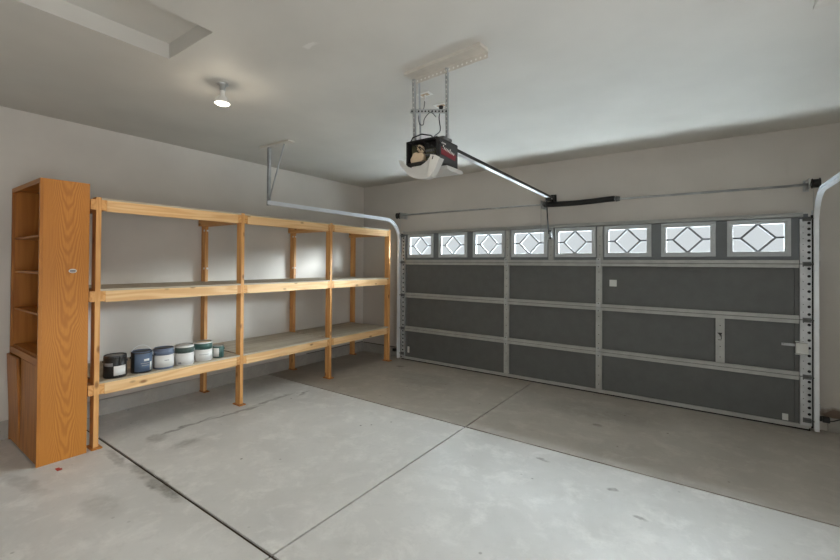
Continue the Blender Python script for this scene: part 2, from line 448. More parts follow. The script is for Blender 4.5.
# windows
bm = nb()
def rect_frame(bm, cx, hw_, z0, z1, bw, y0, y1, m=0):
    box(bm, cx - hw_, cx + hw_, y0, y1, z0, z0 + bw, m); box(bm, cx - hw_, cx + hw_, y0, y1, z1 - bw, z1, m)
    box(bm, cx - hw_, cx - hw_ + bw, y0, y1, z0 + bw, z1 - bw, m); box(bm, cx + hw_ - bw, cx + hw_, y0, y1, z0 + bw, z1 - bw, m)
c0 = WC[0]
rect_frame(bm, c0, WW, WZ0, WZ1, .024, YP - .016, YP + .004)
rect_frame(bm, c0, WW - .024, WZ0 + .024, WZ1 - .024, .026, YP - .009, YP + .018)
win = part('window', bm, M['frame'], door, .003, 'light grey framed window with a diamond grille')
bm = nb(); box(bm, c0 - .205, c0 + .205, YP + .012, YP + .016, WZ0 + .045, WZ1 - .045)
part('pane', bm, M['glass'], win)
bm = nb(); zc = (WZ0 + WZ1) / 2; gh = (WZ1 - WZ0) / 2 - .05; gw = .200; dw = .137
def bar(bm, a, b, w=.0098, y0=YP + .0, y1=YP + .011):
    d = Vector((b[0] - a[0], 0, b[1] - a[1])).normalized(); n = Vector((-d.z, 0, d.x)) * w
    P = [Vector((a[0], 0, a[1])) + n, Vector((b[0], 0, b[1])) + n, Vector((b[0], 0, b[1])) - n, Vector((a[0], 0, a[1])) - n]
    prism(bm, [(p.x, p.z) for p in P], lambda x, z, t: (x, t, z), y0, y1)
T, B_, L_, R_ = (c0, zc + gh + .004), (c0, zc - gh - .004), (c0 - dw, zc), (c0 + dw, zc)
for a, b in ((L_, T), (T, R_), (R_, B_), (B_, L_)): bar(bm, a, b)
bar(bm, (c0 - gw - .003, zc), L_); bar(bm, R_, (c0 + gw + .003, zc))
part('grille', bm, M['grille'], win)
base_loc = win.location.copy()
for c in WC[1:]: copy_tree(win, door, base_loc + Vector((c - c0, 0, 0)))

# ------------------------------------------------------------------ door tracks
def sweep(bm, prof, path, x0, sgn):
    """prof: (sideways, outwards) polygon; path: (y, z) points"""
    n = len(path); rings = []
    for i, (y, z) in enumerate(path):
        a = path[max(i - 1, 0)]; b = path[min(i + 1, n - 1)]
        d = Vector((b[0] - a[0], b[1] - a[1])).normalized(); nn = Vector((-d.y, d.x))
        rings.append([bm.verts.new((x0 + sgn * s, y + nn.x * q, z + nn.y * q)) for s, q in prof])
    k_ = len(prof)
    for A, B in zip(rings, rings[1:]):
        for k in range(k_): bm.faces.new((A[k], A[(k + 1) % k_], B[(k + 1) % k_], B[k]))
    bm.faces.new(rings[0]); bm.faces.new(rings[-1])
CH = [(0, -.023), (.034, -.023), (.034, -.013), (.031, -.013), (.031, -.020), (.003, -.020), (.003, .020), (.031, .020), (.031, .013), (.034, .013), (.034, .023), (0, .023)]
def track(x, sgn, label, yend):
    t_ = thing('door_track', label, 'door track', (x, 5.33, 0), 'garage door tracks')
    yv, zt, r = 5.335, 2.275, .33
    bm = nb(); sweep(bm, CH, [(yv, .02), (yv, 1.2), (yv, zt - r - .02)], x, -sgn); part('vertical_track', bm, M['galv_b'], t_)
    bm = nb(); arc = [(yv - r + r * cos(a), zt - r + r * sin(a)) for a in [pi / 2 * k / 12 for k in range(13)]]
    sweep(bm, CH, [(yv, zt - r - .02)] + arc + [(4., zt), (yend, zt)], x, -sgn); part('horizontal_track', bm, M['galv_b'], t_)
    for z in (.25, .95, 1.6):
        bm = nb(); xo = x + sgn * .001
        box(bm, xo, xo + sgn * .004, yv - .03, YF, z - .03, z + .03); box(bm, xo - sgn * .03, xo + sgn * .018, YF - .004, YF, z - .03, z + .03)
        disc(bm, (xo - sgn * .015, YF - .004, z), (0, -1, 0), .008, 8)
        part('jamb_bracket', bm, M['galv'], t_)
    bm = nb(); prism(bm, [(yv - .03, 1.72), (YF, 1.72), (YF, 2.12), (yv - .03, 2.0)], lambda a, b, t: (t, a, b), x + sgn * .001, x + sgn * .005)
    box(bm, x - sgn * .03, x + sgn * .018, YF - .004, YF, 1.72, 2.12); part('flag_bracket', bm, M['galv'], t_)
    # hanger from the ceiling
    hy = yend + .03; xo = x + sgn * .004
    bm = nb(); box(bm, xo - .003, xo, hy - .018, hy + .018, zt - .03, ZC - .018); box(bm, xo, xo + sgn * .028, hy - .018, hy - .015, zt - .03, ZC - .018)
    part('hanger_strut', bm, M['galv'], t_)
    bm = nb(); d0, d1 = Vector((xo - .004, hy - .006, zt + .02)), Vector((x - sgn * .27, hy - .006, ZC - .02))
    tube(bm, [d0, d1], .009, 6); part('hanger_brace', bm, M['galv'], t_)
    bm = nb(); box(bm, x + (-.14 if sgn < 0 else -.40), x + (.40 if sgn < 0 else .14), hy - .05, hy + .04, ZC - .018, ZC); part('ceiling_plate', bm, M['beige_paint'], t_, .003)
    return t_
track(-4.2, -1, 'left galvanised track curving over the wooden shelves to a ceiling hanger', 2.87)
track(.85, 1, 'right galvanised track curving towards the camera beside the slide lock', 2.87)

# ------------------------------------------------------------------ torsion spring shaft
TY, TZ = 5.33, 2.362
ts = thing('torsion_spring_shaft', 'long steel torsion shaft above the garage door with one black spring', 'spring shaft', (-1.69, YF, TZ))
bm = nb(); tube(bm, [(-4.22, TY, TZ + .008), (.86, TY, TZ - .008)], .0125, 12); part('shaft', bm, M['galv'], ts)
bm = nb(); n = 150; tube(bm, [(-1.762 + .845 * k / n, TY, TZ - .006 + .006 * k / n - .012 * sin(pi * min(1, k / n * 1.1)) + .004) for k in range(n + 1)], [.031 + (.0045 if k % 2 else 0) for k in range(n + 1)], 16)
part('spring', bm, M['black'], ts)
bm = nb(); tube(bm, [(-.905, TY, TZ), (-.86, TY, TZ)], [.034, .028], 16); box(bm, -.90, -.87, TY - .045, TY - .03, TZ - .01, TZ + .01); part('winding_cone', bm, M['grey'], ts)
bm = nb(); tube(bm, [(-1.775, TY, TZ), (-1.74, TY, TZ)], [.028, .036], 16); part('stationary_cone', bm, M['grey'], ts)
def brk(x):
    bm = nb(); box(bm, x - .003, x + .003, TY - .04, YF, TZ - .05, TZ + .05); box(bm, x - .022, x + .022, YF - .006, YF, TZ - .055, TZ + .055)
    part('bearing_bracket', bm, M['galv'], ts)
brk(-1.80); brk(-4.135); brk(.78)
for x, sg in ((-4.195, -1), (.832, 1)):
    bm = nb(); tube(bm, [(x - .03, TY, TZ), (x - .027, TY, TZ), (x - .024, TY, TZ), (x + .02, TY, TZ), (x + .024, TY, TZ), (x + .03, TY, TZ)], [.045, .05, .04, .042, .052, .048], 20)
    part('cable_drum', bm, M['black'], ts)
    bm = nb(); tube(bm, [(x - sg * .01, TY + .041, TZ), (x - sg * .014, TY + .045, .08)], .0022, 6); part('lift_cable', bm, M['galv'], ts)

# ------------------------------------------------------------------ opener on the ceiling
op = thing('garage_door_opener', 'ceiling hung garage door opener with exposed electronics and black rail', 'garage door opener', (-1.71, 2.45, ZC))
# ceiling angle: flange on the ceiling and a punched flange hanging down
bm = nb()
Ma = Matrix.Translation((-1.46, 2.345, 0)) @ Matrix.Rotation(radians(-5.0), 4, 'Z')
box(bm, -.318, .318, -.06, .035, ZC - .022, ZC, 0, Ma); box(bm, -.318, .318, .031, .035, ZC - .062, ZC - .02, 0, Ma)
for k in range(18):
    x = -.300 + k * .0353
    vs0 = Ma @ Vector((x, .031, ZC - .045)); disc(bm, vs0, Ma.to_3x3() @ Vector((0, -1, 0)), .007, 8, 1)
part('ceiling_angle', bm, [M['beige_paint'], M['white']], op)
HZT = 2.487
HA, HB = [(-1.745, 2.385, ZC - .03), (-1.872, 2.585, 2.36)], [(-1.455, 2.37, ZC - .03), (-1.603, 2.62, HZT - .01)]
def strap(p0, p1, w, n=17):
    p0, p1 = Vector(p0), Vector(p1); d = p1 - p0; L = d.length; d.normalize()
    xa = Vector((1, 0, 0)); xa = (xa - d * xa.dot(d)).normalized(); ya = d.cross(xa)
    R = Matrix((xa, ya, d)).transposed().to_4x4(); R.translation = p0
    bm = nb(); box(bm, -w / 2, w / 2, 0, .003, 0, L, 0, R); box(bm, w / 2 - .003, w / 2, 0, .022, 0, L, 0, R)
    side = -1 if (R.to_3x3() @ Vector((0, 1, 0))).y > 0 else 1
    for k in range(n):
        z = L * (k + .5) / n
        disc(bm, R @ Vector((-.003, 0 if side < 0 else .003, z)), R.to_3x3() @ Vector((0, side, 0)), .0055, 8, 1)
    return part('hanger_strap', bm, [M['galv'], M['white']], op)
strap(*HA, .030); strap(*HB, .026)
h2 = [(HA[0][0] + .028, HA[0][1] + .03, HA[0][2]), (HA[1][0] + .035, HA[1][1] + .03, HA[1][2] + .02)]
strap(*h2, .012, 3)
a = Vector(HA[0]).lerp(Vector(HA[1]), .36); b = Vector(HB[0]).lerp(Vector(HB[1]), .56)
a.x -= .03; a.y -= .006; b.x += .012; b.y -= .006
d = (b - a); L = d.length; d.normalize(); up = Vector((0, 0, 1)); up = (up - d * up.dot(d)).normalized(); R = Matrix((d, up.cross(d), up)).transposed().to_4x4(); R.translation = a
bm = nb(); box(bm, 0, L, -.004, 0, -.015, .015, 0, R); box(bm, 0, L, -.004, .018, .012, .015, 0, R)
for k in range(11): disc(bm, R @ Vector((L * (k + .5) / 11, -.004, 0)), R.to_3x3() @ Vector((0, -1, 0)), .0065, 8, 1)
part('cross_brace', bm, [M['galv'], M['hole']], op)
# housing: open at the near end, so the electronics show
HX0_, HX1_, HY0_, HY1_, HZ0_, HZ1_ = -1.853, -1.577, 2.44, 2.735, 2.298, 2.487
bm = nb(); tk = .012
box(bm, HX0_, HX1_, HY0_ + .06, HY1_, HZ0_, HZ1_)
box(bm, HX0_, HX0_ + tk, HY0_, HY0_ + .06, HZ0_, HZ1_); box(bm, HX1_ - tk, HX1_, HY0_, HY0_ + .06, HZ0_, HZ1_)
box(bm, HX0_ + tk, HX1_ - tk, HY0_, HY0_ + .06, HZ0_, HZ0_ + .026); box(bm, HX0_ + tk, HX1_ - tk, HY0_, HY0_ + .06, HZ1_ - tk, HZ1_)
part('housing', bm, M['blackp'], op, .004)
bm = nb(); box(bm, HX0_ + .02, HX0_ + .09, HY0_ + .045, HY0_ + .06, HZ0_ + .10, HZ1_ - .02); part('circuit_board', bm, M['pcb'], op); bm = nb(); box(bm, HX0_ + .16, HX0_ + .245, HY0_ + .03, HY0_ + .06, HZ0_ + .05, HZ1_ - .07)
for k in range(10): box(bm, HX0_ + .165 + .016 * (k % 5), HX0_ + .174 + .016 * (k % 5), HY0_ + .018, HY0_ + .03, HZ0_ + .062 + .03 * (k // 5), HZ0_ + .08 + .03 * (k // 5), 1)
part('circuit_board', bm, [M['pcb'], M['grey']], op)
bm = nb(); prism(bm, [(.035, .03), (.05, .026), (.125, .026), (.148, .04), (.15, .085), (.128, .098), (.10, .092), (.085, .104), (.06, .10), (.045, .075), (.03, .06)], lambda a, b, t: (HX0_ + a, t, HZ0_ + b), HY0_ + .008, HY0_ + .06)
part('motor_cover', bm, M['cream'], op, .008, 'cream coloured moulded cover')
bm = nb(); tube(bm, [(HX0_ + .105, HY0_ + .02, HZ0_ + .135), (HX0_ + .105, HY0_ + .06, HZ0_ + .135)], .022, 14); tube(bm, [(HX0_ + .10, HY0_ + .03, HZ0_ + .11), (HX0_ + .145, HY0_ + .03, HZ0_ + .11)], .012, 10)
part('capacitor', bm, M['cream'], op)
bm = nb()
for k in range(7):
    x = HX0_ + .03 + k * .035; z = HZ1_ - .035 - (k % 3) * .018
    tube(bm, [(x, HY0_ + .05, z), (x + .02, HY0_ + .005 + .004 * (k % 2), z + .02), (x + .055, HY0_ + .006, z - .01), (x + .06, HY0_ + .05, z - .05)], .0035, 6)
tube(bm, [(HX0_ + .02, HY0_ + .02, HZ1_ - .01), (HX0_ + .07, HY0_ - .01, HZ1_ + .018), (HX0_ + .15, HY0_ - .012, HZ1_ + .03), (HX0_ + .22, HY0_ + .0, HZ1_ + .012), (HX0_ + .26, HY0_ + .01, HZ1_ - .02)], .005, 8)
part('wiring', bm, M['blackp'], op)
# side cover with its printed band (the lettering cannot be made out, only slanted pale strokes)
bm = nb(); box(bm, HX1_, HX1_ + .003, HY0_ + .03, HY1_ - .01, HZ0_ + .012, HZ1_ - .01); part('side_cover', bm, M['alu'], op, .002)
bm = nb(); xs_ = HX1_ + .003
prism(bm, [(HY0_ + .05, HZ0_ + .070), (HY1_ - .05, HZ0_ + .060), (HY1_ - .035, HZ0_ + .1), (HY0_ + .05, HZ0_ + .125)], lambda a, b, t: (t, a, b), xs_, xs_ + .0012)
part('printed_band', bm, M['red'], op)
bm = nb()
for k in range(9):
    y = HY0_ + .065 + k * .019; zb = HZ0_ + .112 - k * .0022; hgt = .03 if k in (0, 5) else .018
    prism(bm, [(y, zb), (y + .009, zb), (y + .009 + hgt * .4, zb + hgt), (y + hgt * .4, zb + hgt)], lambda a, b, t: (t, a, b), xs_ + .0012, xs_ + .002)
for k in range(4):
    y = HY0_ + .055 + k * .016; zb = HZ0_ + .150
    prism(bm, [(y, zb), (y + .008, zb), (y + .012, zb + .010), (y + .004, zb + .010)], lambda a, b, t: (t, a, b), xs_, xs_ + .0012)
part('printed_lettering', bm, M['white'], op)
bm = nb(); box(bm, HX1_ - .05, HX1_ + .004, HY0_ + .08, HY0_ + .20, HZ1_, HZ1_ + .022); part('mounting_bracket', bm, M['grey'], op, .003)
bm = nb(); box(bm, HX0_ - .004, HX0_ + .03, HY0_ + .08, HY0_ + .20, HZ1_ - .03, HZ1_ + .016); part('mounting_bracket', bm, M['grey'], op, .003)
# swung-down lens: a bent translucent bowl hanging open below the electronics
low = [(-1.904, 2.356), (-1.897, 2.325), (-1.880, 2.297), (-1.856, 2.274), (-1.83, 2.246), (-1.8, 2.223), (-1.765, 2.205), (-1.727, 2.195), (-1.69, 2.189), (-1.657, 2.189), (-1.632, 2.193), (-1.614, 2.201), (-1.596, 2.222), (-1.58, 2.246), (-1.555, 2.293), (-1.540, 2.322)]
rim = [(-1.575, 2.335), (-1.615, 2.352), (-1.628, 2.336), (-1.645, 2.316), (-1.675, 2.298), (-1.71, 2.285), (-1.75, 2.279), (-1.791, 2.281), (-1.82, 2.294), (-1.845, 2.316), (-1.875, 2.345)]
bm = nb()
prism(bm, low + rim, lambda a, b, t: (a, t, b), 2.418, 2.422)
for (a0, b0), (a1, b1) in zip(low, low[1:]):
    d_ = Vector((a1 - a0, b1 - b0)).normalized() * .003
    q = [(a0, b0), (a1, b1), (a1 - d_.y, b1 + d_.x), (a0 - d_.y, b0 + d_.x)]
    prism(bm, q, lambda a, b, t: (a, t, b), 2.4215, 2.475)
lens = part('light_lens', bm, M['lens'], op, 0, 'white translucent lens hanging open')
bm = nb(); prism(bm, [(-1.616, 2.355), (-1.575, 2.345), (-1.537, 2.324), (-1.553, 2.293), (-1.578, 2.246), (-1.612, 2.201), (-1.640, 2.196), (-1.634, 2.24), (-1.625, 2.29)], lambda a, b, t: (a, t, b), 2.412, 2.4175)
part('lens_end', bm, M['white'], lens)
bm = nb(); prism(bm, [(-1.602, 2.318), (-1.594, 2.318), (-1.588, 2.338), (-1.594, 2.342), (-1.597, 2.332)], lambda a, b, t: (a, t, b), 2.4105, 2.412); part('lens_latch', bm, M['blackp'], lens)
bm = nb(); box(bm, -1.81, -1.71, 2.45, 2.52, 2.262, HZ0_); part('bulb_socket', bm, M['white'], op, .004)
bm = nb(); prism(bm, [(2.545, 2.297), (2.765, 2.297), (2.785, 2.286), (2.78, 2.272), (2.74, 2.262), (2.60, 2.262), (2.55, 2.272)], lambda a, b, t: (t, a, b), HX0_ + .005, HX1_ + .02)
part('lower_lens', bm, M['lens'], op, .003, 'white lower lens rim')
# rail, trolley, header bracket, door arm, release cord
r0, r1 = Vector((-1.60, 2.735, 2.442)), Vector((-1.682, 5.44, 2.437))
d = r1 - r0; L = d.length; d.normalize(); up = Vector((0, 0, 1)); sx = d.cross(up).normalized(); R = Matrix((sx, d, sx.cross(d))).transposed().to_4x4(); R.translation = r0
bm = nb(); box(bm, -.014, .014, 0, L, -.006, .026, 0, R); part('rail', bm, M['black'], op, .003, 'black opener rail')
bm = nb(); box(bm, -.020, .020, 0, L - .10, -.011, -.006, 0, R); part('rail_flange', bm, M['galv_b'], op)
bm = nb(); box(bm, -1.72, -1.645, 5.445, YF, 2.36, 2.50); box(bm, -1.704, -1.700, 5.36, 5.447, 2.405, 2.475); box(bm, -1.664, -1.660, 5.36, 5.447, 2.405, 2.475)
part('header_bracket', bm, M['black'], op, .002)
bm = nb(); box(bm, -1.705, -1.655, 5.19, 5.275, 2.395, 2.433); part('trolley', bm, M['blackp'], op, .004)
bm = nb(); tube(bm, [(-1.705, 5.245, 2.40), (-1.712, 5.268, 2.34), (-1.705, 5.322, 1.97)], .0085, 8); part('door_arm', bm, M['black'], op)
bm = nb(); tube(bm, [(-1.70, 5.20, 2.395), (-1.74, 5.21, 2.37), (-1.77, 5.22, 2.30), (-1.772, 5.222, 1.87)], .0022, 6); tube(bm, [(-1.795, 5.222, 1.862), (-1.75, 5.222, 1.862)], .006, 8)
part('release_cord', bm, M['grey'], op)

# outlets and cords above the opener
def outlet(x, y, label):
    o = thing('ceiling_outlet', label, 'outlet', (x, y, ZC), 'ceiling outlets by the opener')
    bm = nb(); box(bm, x - .057, x + .057, y - .036, y + .036, ZC - .006, ZC); part('cover_plate', bm, M['white'], o, .002)
    bm = nb(); box(bm, x - .035, x + .035, y - .018, y + .018, ZC - .009, ZC - .006); part('socket', bm, M['cream'], o)
outlet(-1.867, 2.705, 'white ceiling outlet plate above the left hanger strap of the opener')
outlet(-1.883, 2.972, 'white ceiling outlet plate with a black plug, farther behind the opener')
def cord(label, pts, r, mat, plug, pm):
    o = thing('power_cord', label, 'power cord', pts[0], 'power cords of the opener')
    bm = nb(); tube(bm, pts, r, 8); part('cable', bm, mat, o)
    p = Vector(pts[0]); pw = plug; bm = nb(); tube(bm, [p + Vector((0, 0, -.05)), p + Vector((0, 0, -.035)), p + Vector((0, 0, -.006)), p], [.006, .6 * pw, pw, pw * .9], 12); part('plug', bm, pm, o)
def smooth(pts, n=6):
    P = [Vector(p) for p in pts]; out = []
    for i in range(len(P) - 1):
        p0, p1, p2, p3 = P[max(i - 1, 0)], P[i], P[i + 1], P[min(i + 2, len(P) - 1)]
        for k in range(n):
            s = k / n
            out.append(.5 * ((2 * p1) + (p2 - p0) * s + (2 * p0 - 5 * p1 + 4 * p2 - p3) * s * s + (3 * p1 - p0 - 3 * p2 + p3) * s ** 3))
    return out + [P[-1]]
cord('thin grey power cord dropping from the ceiling to the opener cross brace', smooth([(-1.867, 2.705, ZC - .009), (-1.86, 2.68, 2.82), (-1.78, 2.50, 2.69), (-1.76, 2.48, 2.62), (-1.72, 2.47, 2.60), (-1.70, 2.46, 2.64), (-1.64, 2.45, 2.67), (-1.60, 2.46, 2.63)]), .003, M['grey'], .009, M['white'])
cord('black power cord with a black plug running down to the opener housing', smooth([(-1.883, 2.972, ZC - .009), (-1.875, 2.93, 2.82), (-1.78, 2.80, 2.66), (-1.70, 2.60, 2.55), (-1.72, 2.55, HZ1_)]), .0045, M['blackp'], .02, M['blackp'])

# ------------------------------------------------------------------ ceiling lamp
lp = thing('ceiling_lamp', 'lit reflector bulb in a bare lampholder on the garage ceiling', 'ceiling lamp', (-3.045, 1.68, ZC))
LC = (-3.045, 1.68)
bm = nb(); lathe(bm, [(0, ZC), (.042, ZC), (.043, ZC - .006), (.034, ZC - .014), (.022, ZC - .018), (.02, ZC - .052), (0, ZC - .052)], (*LC, 0), 24); part('lampholder', bm, M['can_steel'], lp)
bm = nb(); lathe(bm, [(.016, ZC - .05), (.018, ZC - .085), (.03, ZC - .10), (.048, ZC - .125), (.056, ZC - .142), (.054, ZC - .15)], (*LC, 0), 28); part('bulb_reflector', bm, M['white'], lp)
bm = nb(); lathe(bm, [(.054, ZC - .15), (.04, ZC - .159), (.02, ZC - .163), (0, ZC - .164)], (*LC, 0), 28); part('bulb_face', bm, M['bulb'], lp, 0, 'glowing bulb face')

# ------------------------------------------------------------------ timber shelving
PX0, PX1 = -4.309, -4.22
RX0, RX1 = XL + .021, XL + .110
POSTS = [1.247, 2.562, 3.865, 5.118]; PT = .038
LV = [.555, 1.342, 2.118]                    # deck tops
sh = thing('shelving_unit', 'long pine lumber shelving unit of three bays along the left wall', 'shelving', (-4.66, 3.2, 0))
for y in POSTS:
    bm = nb(); box(bm, PX0, PX1, y, y + PT, .012, LV[2] + .004); part('post', bm, M['pine_z'], sh, .002)
    bm = nb(); box(bm, PX0 - .02, PX1 + .03, y - .02, y + PT + .02, 0, .012); part('foot_pad', bm, M['oak_y'], sh, .002)
    bm = nb(); box(bm, RX0, RX1, y, y + PT, .012, LV[2] - .015); rp = part('post', bm, M['pine_z'], sh, .002)
    bm = nb(); box(bm, RX0, RX1 + .03, y - .01, y + PT + .02, 0, .012); part('foot_pad', bm, M['oak_y'], sh, .002)
    for z in LV:
        for k, yy in enumerate((y - PT, y + PT)):
            if y == POSTS[-1] and k: continue
            bm = nb(); box(bm, RX0, PX1 - .002, yy, yy + PT, z - .105, z - .016); part('cross_bearer', bm, M['pine_x'], sh, .0015)
for y in POSTS[1:3]:
    for z in (1.50, 1.96):
        bm = nb(); disc(bm, (RX1 - .02, y, z - .0), (0, -1, 0), .013, 12, 0, .004); disc(bm, (RX1, y + .028, z), (1, 0, 0), .012, 12, 0, .004); part('screw_cap', bm, M['white'], sh)
for i, (ya, yb) in enumerate(zip(POSTS, POSTS[1:])):
    for k, z in enumerate(LV):
        a, b = ya + 2 * PT, yb - PT
        bm = nb(); box(bm, PX1 - .040, PX1 - .002, a + .001, b - .001, z - .112, z - .016); part('front_rail', bm, M['pine_y'], sh, .002)
        bm = nb(); dy0 = ya + PT + .001; dy1 = yb - .001
        box(bm, RX0 + .002, PX1 - .001, dy0, dy1, z - .0155, z); part('shelf_deck', bm, M['ply'], sh, .001)

# ------------------------------------------------------------------ oak bookcase
BX0, BX1, BY0, BY1, BZ = -5.075, -4.19, .885, 1.195, 2.22
bk = thing('bookcase', 'tall narrow oak bookcase with open shelves and a crooked lower door', 'bookcase', (-4.64, 1.05, 0))
bm = nb(); box(bm, BX1 - .02, BX1, BY0 + .02, BY1, 0, BZ - .0); part('side_panel', bm, M['oak_side'], bk, .0015)
bm = nb(); box(bm, BX0, BX0 + .02, BY0 + .02, BY1, 0, BZ - .0); part('side_panel', bm, M['oak_z'], bk, .0015)
bm = nb(); box(bm, BX0 + .02, BX1 - .02, BY0 + .0, BY1, BZ - .02, BZ - .0); part('top_panel', bm, M['oak_x'], bk, .0015)
bm = nb(); box(bm, BX0 + .02, BX1 - .02, BY1 - .008, BY1 - .001, .02, BZ - .02); part('back_panel', bm, M['oak_z'], bk)
for x0, x1 in ((BX0, BX0 + .022), (BX1 - .022, BX1)):
    bm = nb(); box(bm, x0, x1, BY0, BY0 + .02, 0, BZ); part('face_stile', bm, M['oak_z'], bk, .0015)
bm = nb(); box(bm, BX0 + .022, BX1 - .022, BY0, BY0 + .02, BZ - .038, BZ - .02); part('face_rail', bm, M['oak_x'], bk, .0015)
bm = nb(); box(bm, BX0 + .022, BX1 - .022, BY0, BY0 + .02, .770, .825); part('face_rail', bm, M['oak_x'], bk, .0015)
for z in (1.785, 1.492, 1.166, .838):
    bm = nb(); box(bm, BX0 + .021, BX1 - .021, BY0 + .022, BY1 - .009, z - .018, z); part('shelf', bm, M['oak_x'], bk, .0015)
bm = nb(); box(bm, BX0 + .021, BX1 - .021, BY0 + .04, BY1 - .009, .0, .07); part('base_panel', bm, M['oak_x'], bk)
mid = (BX0 + BX1) / 2 - .075
bm = nb(); box(bm, mid + .004, BX1 - .024, BY0 + .003, BY0 + .021, .012, .765); part('cupboard_door', bm, M['oak_z'], bk, .002)
bm = nb(); Rt = Matrix.Translation((0, BY0 + .003, .012)) @ Matrix.Rotation(radians(2.0), 4, 'X') @ Matrix.Translation((0, -(BY0 + .003), -.012))
box(bm, BX0 + .025, mid - .002, BY0 + .003, BY0 + .021, .012, .765, 0, Rt); part('cupboard_door', bm, M['oak_z'], bk, .002, 'loose cupboard door leaning outwards at the top')
bm = nb(); P = [Vector((BX1, 1.089 + .026 * cos(a), 1.50 + .017 * sin(a))) for a in [2 * pi * k / 24 for k in range(24)]]
prism(bm, [(p.y, p.z) for p in P], lambda a, b, t: (t, a, b), BX1, BX1 + .003)
bg = part('badge', bm, M['badge'], bk, 0, 'small silver oval badge')
bm = nb(); box(bm, BX1 + .003, BX1 + .0036, 1.071, 1.107, 1.495, 1.505)
for k in range(5): box(bm, BX1 + .003, BX1 + .0036, 1.076 + k * .0055, 1.079 + k * .0055, 1.486, 1.490)
part('badge_print', bm, M['badge_d'], bg)

o = bpart('paper_scrap', M['redscrap'], None, (-4.06, -4.00, .965, .99, 0, .002), (-4.035, -4.005, .985, .998, 0, .002))
tag(o, 'tiny red paper scrap on the concrete floor in front of the bookcase', 'paper scrap')

# ------------------------------------------------------------------ paint cans
def arcband(bm, c, r, z0, z1, a0, a1, m=0, n=24, t=.0012):
    rings = []
    for k in range(n + 1):
        a = radians(a0 + (a1 - a0) * k / n)
        rings.append([bm.verts.new((c[0] + rr * cos(a), c[1] + rr * sin(a), z)) for rr, z in ((r, z0), (r + t, z0), (r + t, z1), (r, z1))])
    for A, B in zip(rings, rings[1:]):
        for k in range(4): f = bm.faces.new((A[k], A[(k + 1) % 4], B[(k + 1) % 4], B[k])); f.smooth = k in (1, 3); f.material_index = m
    bm.faces.new(rings[0]); bm.faces.new(rings[-1])
def can(label, x, y, r, h, body, bands, lid, bail, rot=0):
    z = LV[0]; c = (x, y)
    o = thing('paint_can', label, 'paint can', (x, y, z), 'paint cans on the lower shelf')
    bm = nb(); lathe(bm, [(0, z), (r * .97, z), (r, z + .004), (r, z + h - .006), (r * .985, z + h - .002)], (x, y, 0), 40); part('can_body', bm, body, o)
    bm = nb(); lathe(bm, [(r * .985, z + h - .004), (r * 1.0, z + h), (r * .985, z + h + .003), (r * .93, z + h + .002), (r * .91, z + h - .007), (r * .80, z + h - .007), (r * .78, z + h - .003), (0, z + h - .003)], (x, y, 0), 40, 0, [0, 0, 0, 0, 1, 1, 1]); part('lid', bm, lid, o)
    for nm, mat, z0, z1, a0, a1, lb in bands:
        bm = nb(); arcband(bm, c, r + .0002 + (.0014 if nm != 'wrap_label' else 0), z + z0 * h, z + z1 * h, a0, a1); part(nm, bm, mat, o, 0, lb)
    ax = radians(70 + rot); e = Vector((cos(ax), sin(ax), 0)); p = Vector((-sin(ax), cos(ax), 0)) * (-1 if bail != 'up' else 1); up = Vector((0, 0, 1))
    ez = z + h * .72; C = Vector((x, y, ez)); rr = r + .006
    for sg in (-1, 1):
        bm = nb(); tube(bm, [C + e * sg * (r - .001), C + e * sg * (r + .007)], .010, 12); part('ear', bm, body if body is not M['c_white'] else M['can_steel'], o)
    bm = nb()
    if bail == 'up': pts = [C + e * rr * cos(a) + up * (.105 * sin(a)) + p * .012 * sin(a) for a in [pi * k / 20 for k in range(21)]]
    else: pts = [C + e * (rr + .004 * sin(a)) * cos(a) + (-p) * (rr + .004) * sin(a) - up * (.055 * sin(a)) for a in [pi * k / 20 for k in range(21)]]
    tube(bm, pts, .0032, 6); part('bail_handle', bm, M['wire'], o)
S_ = M['can_steel']
# angles: camera looks along about -20 deg from the cans
can('black paint can with a white square label, next to the left front post', -4.325, 1.432, .084, .192, M['c_black'],
    [('wrap_label', M['c_black'], .05, .93, 0, 359, None), ('front_label', M['c_white'], .12, .55, -25, 42, 'white square label'), ('shop_print', M['c_grey'], .55, .70, -78, -30, None)], [M['c_black'], M['c_grey']], 'down')
can('slate blue paint can with its wire bail standing up', -4.325, 1.640, .084, .192, M['c_black'],
    [('wrap_label', M['c_navy'], .08, .92, -60, 80, 'slate blue label'), ('shop_print', M['c_white'], .56, .66, -8, 22, None), ('print_line', M['c_grey'], .44, .48, -25, 22, None), ('print_line', M['c_grey'], .34, .38, -20, 22, None), ('side_label', M['c_white'], .1, .5, 28, 42, None)], [M['c_navy'], M['c_black']], 'up')
can('paint can with a large white label under a slate blue top band', -4.315, 1.825, .084, .192, M['c_slate'],
    [('wrap_label', M['c_slate'], .70, .95, -110, 110, None), ('front_label', M['c_white'], .10, .69, -85, 75, 'white label'), ('print_line', M['c_grey'], .42, .46, -18, 8, None)], [M['c_slate'], M['c_black']], 'down')
can('white paint can with mottled dark green upper band, second from the small can', -4.315, 2.017, .084, .192, M['c_white'],
    [('wrap_label', M['c_dkgreen'], .62, .90, -110, 110, 'mottled green band'), ('front_label', M['c_white'], .06, .61, -100, 100, None), ('corner_print', M['c_grey'], .08, .18, -62, -42, None)], [S_, M['c_white']], 'down')
can('white paint can with green upper band, beside the small can', -4.335, 2.215, .084, .192, M['c_white'],
    [('wrap_label', M['c_green'], .62, .93, -110, 110, 'green band'), ('front_label', M['c_white'], .05, .61, -100, 100, None), ('print_line', M['c_grey'], .34, .37, -50, 10, None)], [S_, M['cream']], 'down')
